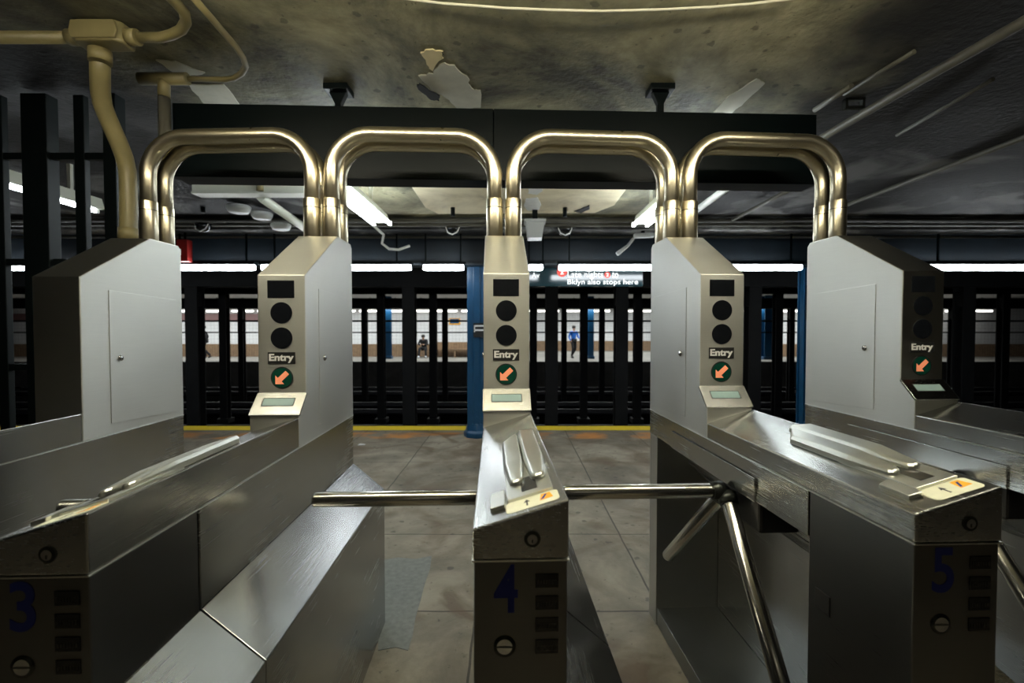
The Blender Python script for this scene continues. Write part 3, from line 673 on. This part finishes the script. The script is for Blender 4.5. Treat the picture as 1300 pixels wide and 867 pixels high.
# people ------------------------------------------------------------------
def skin(name, pts, edges, m, parent=None, lvl=1):
    me = bpy.data.meshes.new(name); me.from_pydata([p[:3] for p in pts], edges, []); me.update(); me.materials.append(m)
    o = bpy.data.objects.new(name, me); COL.objects.link(o); o.parent = parent
    o.modifiers.new('skin', 'SKIN').use_smooth_shade = True
    if not me.skin_vertices: 
        bm = bmesh.new(); bm.from_mesh(me); bm.verts.layers.skin.verify(); bm.to_mesh(me); bm.free()
    for v, p in zip(me.skin_vertices[0].data, pts): v.radius = (p[3], p[4] if len(p) > 4 else p[3])
    me.skin_vertices[0].data[0].use_root = True
    s = o.modifiers.new('sub', 'SUBSURF'); s.levels = lvl; s.render_levels = lvl
    return o
def person(label, loc, rz, J, cols, group=None):
    # J: joints; body faces -Y.
    t = thing('person', label, 'person', loc, rz, group)
    P = J
    def j(n, r, r2=None): return (*P[n], r, r2 or r)
    body = [j('pelvis',.10,.08), j('chest',.11,.08), j('neck',.05), j('head',.075,.085), (P['head'][0],P['head'][1],P['head'][2]+.1,.07,.08)]
    ed = [(0,1),(1,2),(2,3),(3,4)]
    for s in ('l','r'):
        b = len(body)
        body += [j('sh'+s,.05), j('el'+s,.038), j('wr'+s,.027), j('ha'+s,.032,.016), j('hip'+s,.075), j('kn'+s,.052), j('an'+s,.036), j('to'+s,.032)]
        ed += [(1,b),(b,b+1),(b+1,b+2),(b+2,b+3),(0,b+4),(b+4,b+5),(b+5,b+6),(b+6,b+7)]
    skin('body', body, ed, SKIN, t, 2)
    hd = Vector(P['head'])
    # face: nose, and hair cap
    m = MB().lathe([(.0,0),(.09,.01),(.104,.06),(.1,.12),(.07,.16),(.0,.175)], hd + Vector((0,.015,.0)), (0,.1,1), 14); m.build('hair', HAIR, t, smooth=True)
    up = [j('pelvis',.145,.11), j('chest',.165,.12), (P['neck'][0],P['neck'][1],P['neck'][2]-.05,.075)]
    ue = [(0,1),(1,2)]
    for s in ('l','r'):
        b = len(up); up += [j('sh'+s,.07), j('el'+s,.052), j('wr'+s,.04)]; ue += [(1,b),(b,b+1),(b+1,b+2)]
    skin('jacket', up, ue, cols[0], t, 2)
    lo = [(P['pelvis'][0],P['pelvis'][1],P['pelvis'][2]-.02,.14,.11)]; le = []
    for s in ('l','r'):
        b = len(lo); lo += [j('hip'+s,.095), j('kn'+s,.072), j('an'+s,.056)]; le += [(0,b),(b,b+1),(b+1,b+2)]
    skin('trousers', lo, le, cols[1], t, 2)
    for s in ('l','r'):
        a = Vector(P['an'+s]); b = Vector(P['to'+s])
        m = MB().tube([a+Vector((0,0,-.03)), (a+b)/2+Vector((0,0,-.005)), b], [.045,.048,.04], 10, dome=True); m.build('shoe', cols[2], t, smooth=True)
    return t
SIT = dict(pelvis=(0,0,.52), chest=(0,-.14,.86), neck=(0,-.22,1.02), head=(0,-.28,1.10), shl=(-.19,-.16,.95), ell=(-.25,-.33,.72), wrl=(-.08,-.5,.72), hal=(-.02,-.54,.73),
           shr=(.19,-.16,.95), elr=(.25,-.33,.72), wrr=(.08,-.5,.72), har=(.02,-.54,.73), hipl=(-.1,-.02,.5), knl=(-.17,-.45,.52), anl=(-.19,-.5,.08), tol=(-.21,-.64,.045),
           hipr=(.1,-.02,.5), knr=(.17,-.45,.52), anr=(.19,-.5,.08), tor=(.21,-.64,.045))
WALK = dict(pelvis=(0,0,.98), chest=(0,-.03,1.32), neck=(0,-.04,1.5), head=(0,-.06,1.6), shl=(-.19,-.03,1.42), ell=(-.24,.08,1.14), wrl=(-.22,-.08,.94), hal=(-.21,-.14,.88),
           shr=(.19,-.03,1.42), elr=(.25,-.08,1.15), wrr=(.2,-.28,1.05), har=(.18,-.34,1.02), hipl=(-.1,0,.94), knl=(-.1,-.12,.52), anl=(-.1,.02,.09), tol=(-.1,-.13,.045),
           hipr=(.1,0,.94), knr=(.1,-.06,.52), anr=(.11,.3,.13), tor=(.11,.2,.045))
person('person in dark clothes sitting hunched on the far platform, hands together', ((537-650)/600*26, 26.3, 0), 0, SIT, (CBLK, CBLK, CWHT))
t = thing('far_stool', 'low dark bench block under the seated person on the far platform', 'seat', ((537-650)/600*26, 26.45, 0))
MB().box(-.5,.5,-.12,.22,.33,.375).build('seat', TILEB, t, bevel=.01)
for x in (-.44,.44): MB().box(x-.03,x+.03,-.1,.2,0,.33).build('leg', TILEB, t)
person('person in blue shirt and dark trousers walking on the far platform', ((728-650)/600*25.5, 25.5, 0), .5, WALK, (CBLUE, CBLK, CBLK))
person('person in dark clothes half hidden by a column at far left platform', ((260-650)/600*25.5, 25.5, 0), -1.3, WALK, (CBLK, CBLK, CBLK))

# ------------------------------------------------------------------ ceiling details
def tubing(name, pts, r, m, label, cat, **k): return tag(MB().tube(pts, r, 14, **k).build(name, m), label, cat)
# olive conduit at far left, up from beside the turnstile to its junction box
t = thing('conduit_riser', 'thick olive painted conduit rising beside the far left turnstile, bent', 'conduit', (at(163,298,2.52).x,2.52,0))
ox = t.location.x
def rp(px, py, Y=None):
    Y = Y or 2.52 - .30*min(1, max(0, (210-py)/146.0))
    p = at(px,py,Y); return (p.x-ox, Y-2.52, p.z)
top = atz(127, 60, 2.85)
ctl = [Vector(q) for q in ((0,0,1.9), rp(163,298), rp(163,262), rp(163,235), rp(162,218), rp(158,200), rp(152,184), rp(144,166), rp(136,148), rp(130,132), rp(127.5,116), rp(127,98), (top.x-ox, top.y-2.52, 2.84))]
MB().tube([Vector((ctl[0].x,0,0))] + ctl, .040, 18).build('pipe', OLIVEP, t)
MB().tube([rp(163,305), rp(163,290)], .046, 18).build('coupling', OLIVEP, t)
MB().tube([(top.x-ox, top.y-2.52, 2.78), (top.x-ox, top.y-2.52, 2.835)], .046, 18).build('coupling', OLIVEP, t)
p = atz(119, 40, 2.895); p.x = atz(121, 40, 2.895).x
t = thing('junction_box', 'olive junction box on the ceiling at top left', 'junction box', (p.x, top.y, 2.895))
m = MB(); hw = .115
m.prism_z([(-hw,-.03),(-hw+.03,-.055),(hw-.03,-.055),(hw,-.03),(hw,.05),(-hw,.05)], -.042, .055); m.build('box', OLIVEP, t, bevel=.012, seg=3)
MB().prism_y([(-hw+.015,-.035),(hw-.015,-.035),(hw-.005,0),(hw-.015,.045),(-hw+.015,.045),(-hw+.005,0)], -.062, -.05).build('cover', OLIVEP, t, bevel=.004)
for sx in (-1,1): MB().tube([(sx*hw,0,0),(sx*(hw+.045),0,0)], .036, 14).build('hub', OLIVEP, t)
y = top.y; zc = 2.895
tubing('conduit', [(-4.5,y,zc),(p.x-.165,y,zc)], .027, OLIVEP, 'olive conduit running left from the ceiling junction box', 'conduit')
def zp(px, py): q = atz(px,py,zc); return (q.x,q.y,q.z)
e0 = Vector(zp(203,47))
tubing('conduit', [(p.x+.165,y,zc), (e0.x,y,zc), zp(218,44), zp(230,38), zp(236,28), zp(234,16), zp(222,2), zp(200,-20), zp(175,-45)], .022, OLIVEP, 'olive conduit elbow leaving the junction box and turning towards the viewer', 'conduit')
t = thing('conduit_tee', 'olive conduit tee on the ceiling behind the left end of the beam', 'conduit fitting', atz(208,100,2.905))
MB().tube([(-.13,0,0),(.13,0,0)], .032, 16).build('run', OLIVEP, t); MB().tube([(0,0,0),(0,0,-.10)], .03, 16).build('branch', OLIVEP, t)
q = atz(208,100,2.905)
tubing('conduit', [(q.x,q.y,q.z-.105),(q.x,q.y,q.z-.5),(q.x-.02,q.y+.02,q.z-.75),(q.x-.04,q.y+.03,0)], .03, GREYP, 'dark conduit dropping from the tee at the left end of the beam', 'conduit')
def z2(px,py): q_ = atz(px,py,q.z); return (q_.x,q_.y,q_.z)
tubing('conduit', [(q.x+.135,q.y,q.z), z2(285,101), z2(297,99), z2(307,93), z2(312,84), z2(309,74), z2(300,60), z2(270,25), z2(235,-15)], .015, OLIVEP, 'thin olive conduit curving from the tee across the ceiling', 'conduit')
# wire along the ceiling
m = MB().tube([atz(505,-3,CZ-.02), atz(560,4,CZ-.02), atz(640,10,CZ-.025), atz(700,12.5,CZ-.03), atz(765,14,CZ-.03), atz(840,12,CZ-.025), atz(900,9,CZ-.02), atz(950,5,CZ-.02), atz(1010,-2,CZ-.02)], .005, 8)
tag(m.build('ceiling_wire', WIREM), 'pale thin wire sagging across the top of the ceiling', 'wire')
# conduits on the right
tubing('conduit', [(2.17,3.9,2.90),(2.19,3.38,2.89),(2.22,2.6,2.89),(2.26,2.0,2.89),(2.3,1.2,2.89)], .026, GREYP, 'long olive conduit running diagonally over the right end of the beam', 'conduit')
tubing('conduit', [(1.93,3.05,2.936),(1.95,2.75,2.936)], .016, GREYP, 'short pale conduit pair stub beside the beam end, upper piece', 'conduit')
tubing('conduit', [(1.975,2.85,2.938),(2.03,2.42,2.938)], .012, GREYP, 'thin grey conduit beside the right beam end, reaching towards the viewer', 'conduit')
tubing('conduit', [(2.66,2.65,2.92),(2.74,3.4,2.92)], .012, GREYP, 'short thin conduit length on the dark ceiling at upper right', 'conduit')
bq = atz(1084,126,2.95)
t = thing('pipe_bracket', 'small dark angle bracket gripping the conduits by the beam end', 'bracket', (bq.x,bq.y,2.95))
m = MB(); m.box(-.06,.06,-.015,.015,-.01,0); m.box(-.06,-.045,-.015,.015,-.06,0); m.box(.045,.06,-.015,.015,-.06,0); m.box(-.045,.045,-.012,.012,-.06,-.045); m.build('strap', DARKST, t)
tubing('conduit', [(2.03,4.1,2.88),(2.06,5.0,2.88),(2.10,5.85,2.88)], .035, WHITEC, 'off white pipe running away beside the right ceiling fixture', 'conduit')
tubing('conduit', [(2.70,4.2,2.90),(2.72,5.85,2.89)], .022, GREYP, 'pale pipe running away across the dark right ceiling', 'conduit')
tubing('conduit', [(3.7,2.2,2.93),(3.75,5.85,2.93)], .022, GREYP, 'thin grey conduit on the ceiling above the far right turnstile', 'conduit')
for i, (z, y, r) in enumerate(((2.90,5.95,.03),(2.84,5.93,.022),(2.78,6.38,.02))):
    tubing('cable_conduit', [(-7,y,z),(7,y,z)], r, GREYP, 'grey conduit crossing under the ceiling before the edge girder, %s of three' % ('highest','middle','lowest')[i], 'conduit')
# white cable looping from the left light
tubing('hanging_cable', [(at(441,256,4.7).x, 4.7, CZ), at(441,256,4.7), at(470,283,5.3), at(487,298,5.7), at(485,309,5.75), at(494,316,5.8), at(506,317,5.85), at(520,312,5.9)], .016, WHITEC, 'off white bent conduit dropping from the end of the left ceiling fixture', 'conduit')
# domed sensors
def dome_sensor(px, py, Y, r, label, mt, mb_, cat='sensor', group=None):
    p = at(px,py,Y); t = thing('dome_sensor', label, cat, p, 0, group)
    MB().lathe([(.0,r*.95),(r*.88,r*.95),(r*.92,r*.1),(r*.9,0)], (0,0,0), (0,0,1), 24).build('mount', mt, t)
    MB().lathe([(r*.9,0),(r,-.01),(r*.96,-r*.35),(r*.8,-r*.62),(r*.5,-r*.7),(.0,-r*.72)], (0,0,0), (0,0,1), 24).build('dome', mb_, t)
    MB().tube([(0,0,r*.9),(0,0,CZ-p.z)], .03, 10).build('stem', BEAM, t)
DOMEU = mat('grey_green_sensor_mount', (.16,.17,.15), .5)
dome_sensor(303,261,5.3,.125,'white domed sensor hanging behind the left arch, leftmost of three',DOMEU,DOMEW)
dome_sensor(332.5,270,5.5,.118,'white domed sensor hanging behind the left arch, middle of three',DOMEU,DOMEW)
dome_sensor(356.5,284,5.7,.115,'white domed sensor hanging behind the left arch, rightmost of three',DOMEU,DOMEW)
def dome_cam(px, py, Y, label):
    p = at(px,py,Y); t = thing('dome_camera', label, 'camera', p)
    r = .10
    MB().lathe([(.0,.13),(r*.9,.13),(r,.11),(r*1.0,.03),(r*.92,.0),(.0,0)], (0,0,0), (0,0,1), 24).build('mount', DOMEG, t)
    MB().lathe([(r*.85,0),(r*.8,-.04),(r*.55,-.08),(.0,-.095)], (0,0,0), (0,0,1), 24).build('dome', BLACK, t)
    m = MB(); m.tube([(-r*.75,-.03,-.01),(-r*.55,-.05,-.07),(0,-.06,-.1),(r*.55,-.05,-.07),(r*.75,-.03,-.01)], .008, 8); m.build('guard', WHITEP, t)
    MB().tube([(0,0,.125),(0,0,CZ-p.z)], .025, 10).build('stem', BEAM, t)
dome_cam(575,288,5.5,'grey dome camera on the ceiling left of the central pillar')
dome_cam(717,289,5.5,'grey dome camera on the ceiling right of the central pillar')
dome_cam(258,284,5.5,'grey dome camera at left behind the first arch, above the red box')
p = at(679,291,5.6)
t = thing('ceiling_speaker_box', 'grey tapered box hanging from the ceiling beside the central pillar', 'ceiling box', p)
MB().loft([(-.11,-.1,.07),(.11,-.1,.07),(.11,.1,.07),(-.11,.1,.07)], [(-.085,-.12,-.12),(.075,-.12,-.12),(.085,.1,-.12),(-.085,.1,-.12)]).build('case', DOMEG, t, bevel=.005)
MB().box(-.125,.125,-.11,.11,.07,.10).build('flange', DOMEG, t, bevel=.003); MB().box(-.03,.03,-.03,.03,.10,CZ-p.z).build('stem', BEAM, t)
p = at(816,299,6.1)
t = thing('spot_lamp', 'white angled lamp head with arm below the right ceiling fixture', 'lamp', p)
MB().tube([(-.1,0,-.004),(.13,0,.006)], .034, 14, dome=True).build('head', DOMEW, t)
a = at(804,303,6.1)-p; b = at(797,312,6.1)-p; c = at(784,322,6.1)-p
MB().tube([a,b,c], [.02,.02,.028], 12, dome=True).build('arm', DOMEW, t); MB().box(-.02,.02,-.02,.02,.03,CZ-p.z).build('stem', BEAM, t)
a, b = at(222,303,6.1), at(235,331,6.1)
t = thing('alarm_box', 'red box on the girder behind the far left turnstile', 'box', ((a.x+b.x)/2, 6.2, b.z))
MB().box(-.08,.06,-.05,.05,0,a.z-b.z).build('case', REDP, t, bevel=.004); MB().box(-.045,-.02,-.06,-.05,.08,.16).build('switch', WHITEP, t)
MB().box(-.01,.01,-.01,.01,a.z-b.z,CZ-b.z).build('hanger', BEAM, t)

# peeling patches on the ceiling
def patch(outl, Z, m, label, drop=.0, name='paint_flake'):
    P = [atz(x,y,Z) for x,y in outl]; c = sum(P, Vector())/len(P)
    rnd = random.Random(int(outl[0][0])); Q = []
    for i, a in enumerate(P):
        b = P[(i+1)%len(P)]
        for k in range(4):
            q = a.lerp(b, k/4); Q.append(Vector((q.x+rnd.uniform(-.007,.007), q.y+rnd.uniform(-.009,.009), 0)))
    mb = MB(); lo = [(v.x, v.y, Z-.006-drop*max(0,(v.y-c.y))) for v in Q]; hi = [(v.x, v.y, Z+.002) for v in Q]
    mb.loft(lo, hi); o = mb.build(name, m); tag(o, label, 'peeling paint')
patch([(535,66),(545,62),(561,63),(562,72),(549,88),(543,84)], CZ, FLAKEY, 'small yellow bare patch on the ceiling above the left arch')
patch([(532,95),(548,92),(563,78),(580,84),(595,100),(598,112),(611,114),(610,136),(580,137),(565,122),(548,112)], CZ, FLAKE, 'large pale peeled patch on the ceiling above the left centre arch')
patch([(528,108),(533,106),(558,122),(557,128),(545,124)], CZ-.02, TRACKC, 'dark curled paint flake hanging at the edge of the pale patch')
patch([(240,107),(285,107),(305,133),(260,133)], CZ, FLAKE, 'pale bare patch on the ceiling above the left end of the beam')
patch([(200,76),(225,78),(262,92),(240,96),(222,92)], CZ, FLAKE, 'thin pale streak of bare plaster above the conduit tee')
patch([(960,100),(972,104),(950,125),(930,142),(905,142),(925,122)], CZ, FLAKE, 'pale peeled tongue on the ceiling right of the hanger')
patch([(672,236),(686,233),(689,242),(682,247),(671,245)], CZ-.004, FLAKEW, 'white peeled patch beyond the beam, nearer of two')
patch([(668,252),(682,250),(687,258),(684,266),(670,267),(665,261)], CZ-.004, FLAKEW, 'white peeled patch beyond the beam, further of two')
patch([(729,268),(745,262),(749,260),(748,265),(738,270)], CZ-.01, TRACKC, 'small dark curl of paint hanging beyond the beam')

# ------------------------------------------------------------------ barred fence at far left
t = thing('barred_fence', 'dark green steel bars of a tall fence at far left', 'fence', (-2.6,2.86,0))
def fx_(px): return at(px,300,2.86).x+2.6
for x0, x1, nm in ((-2,10,'bar'),(38,70,'post'),(100,113,'bar'),(140,156,'post')):
    a, b = fx_(x0), fx_(x1)
    m = MB()
    if nm == 'post': m.box(a,b,-.04,.04,0,2.93)
    else: m.box(a,b,-.02,.02,0,2.93)
    m.build(nm, FENCE, t, bevel=.004)
for py in (199, 333, 466):
    z = at(80,py,2.86).z; MB().box(fx_(-200),fx_(150),-.015,.015,z-.02,z+.02).build('cross_rail', FENCE, t, bevel=.002)
for px in (-60,-130): MB().box(fx_(px),fx_(px+12),-.02,.02,0,2.93).build('bar', FENCE, t, bevel=.004)

# litter by the left turnstile
p = atz(459, 565, 0)
m = MB(); m.loft([(-.04,-.03,.004),(.04,-.02,.004),(.045,.03,.004),(-.03,.035,.004)], [(-.038,-.028,.012),(.036,-.022,.018),(.04,.028,.008),(-.03,.03,.014)])
o = m.build('paper_scrap', WHITEP); o.location = (p.x,p.y,0); tag(o, 'white scrap of paper on the floor beside the left turnstile', 'litter')

# patched floor
P = [atz(x,y,0) for x,y in ((480,712),(505,708),(528,710),(548,706),(546,722),(539,742),(534,762),(527,786),(524,806),(518,826),(502,822),(480,826))]
struct('floor_patch', MB().prism_z([(q.x,q.y) for q in P], -.01, .0025), mat('grey_floor_patch', (.17,.18,.165), .75, noise=.45, nscale=30, bump=.3))
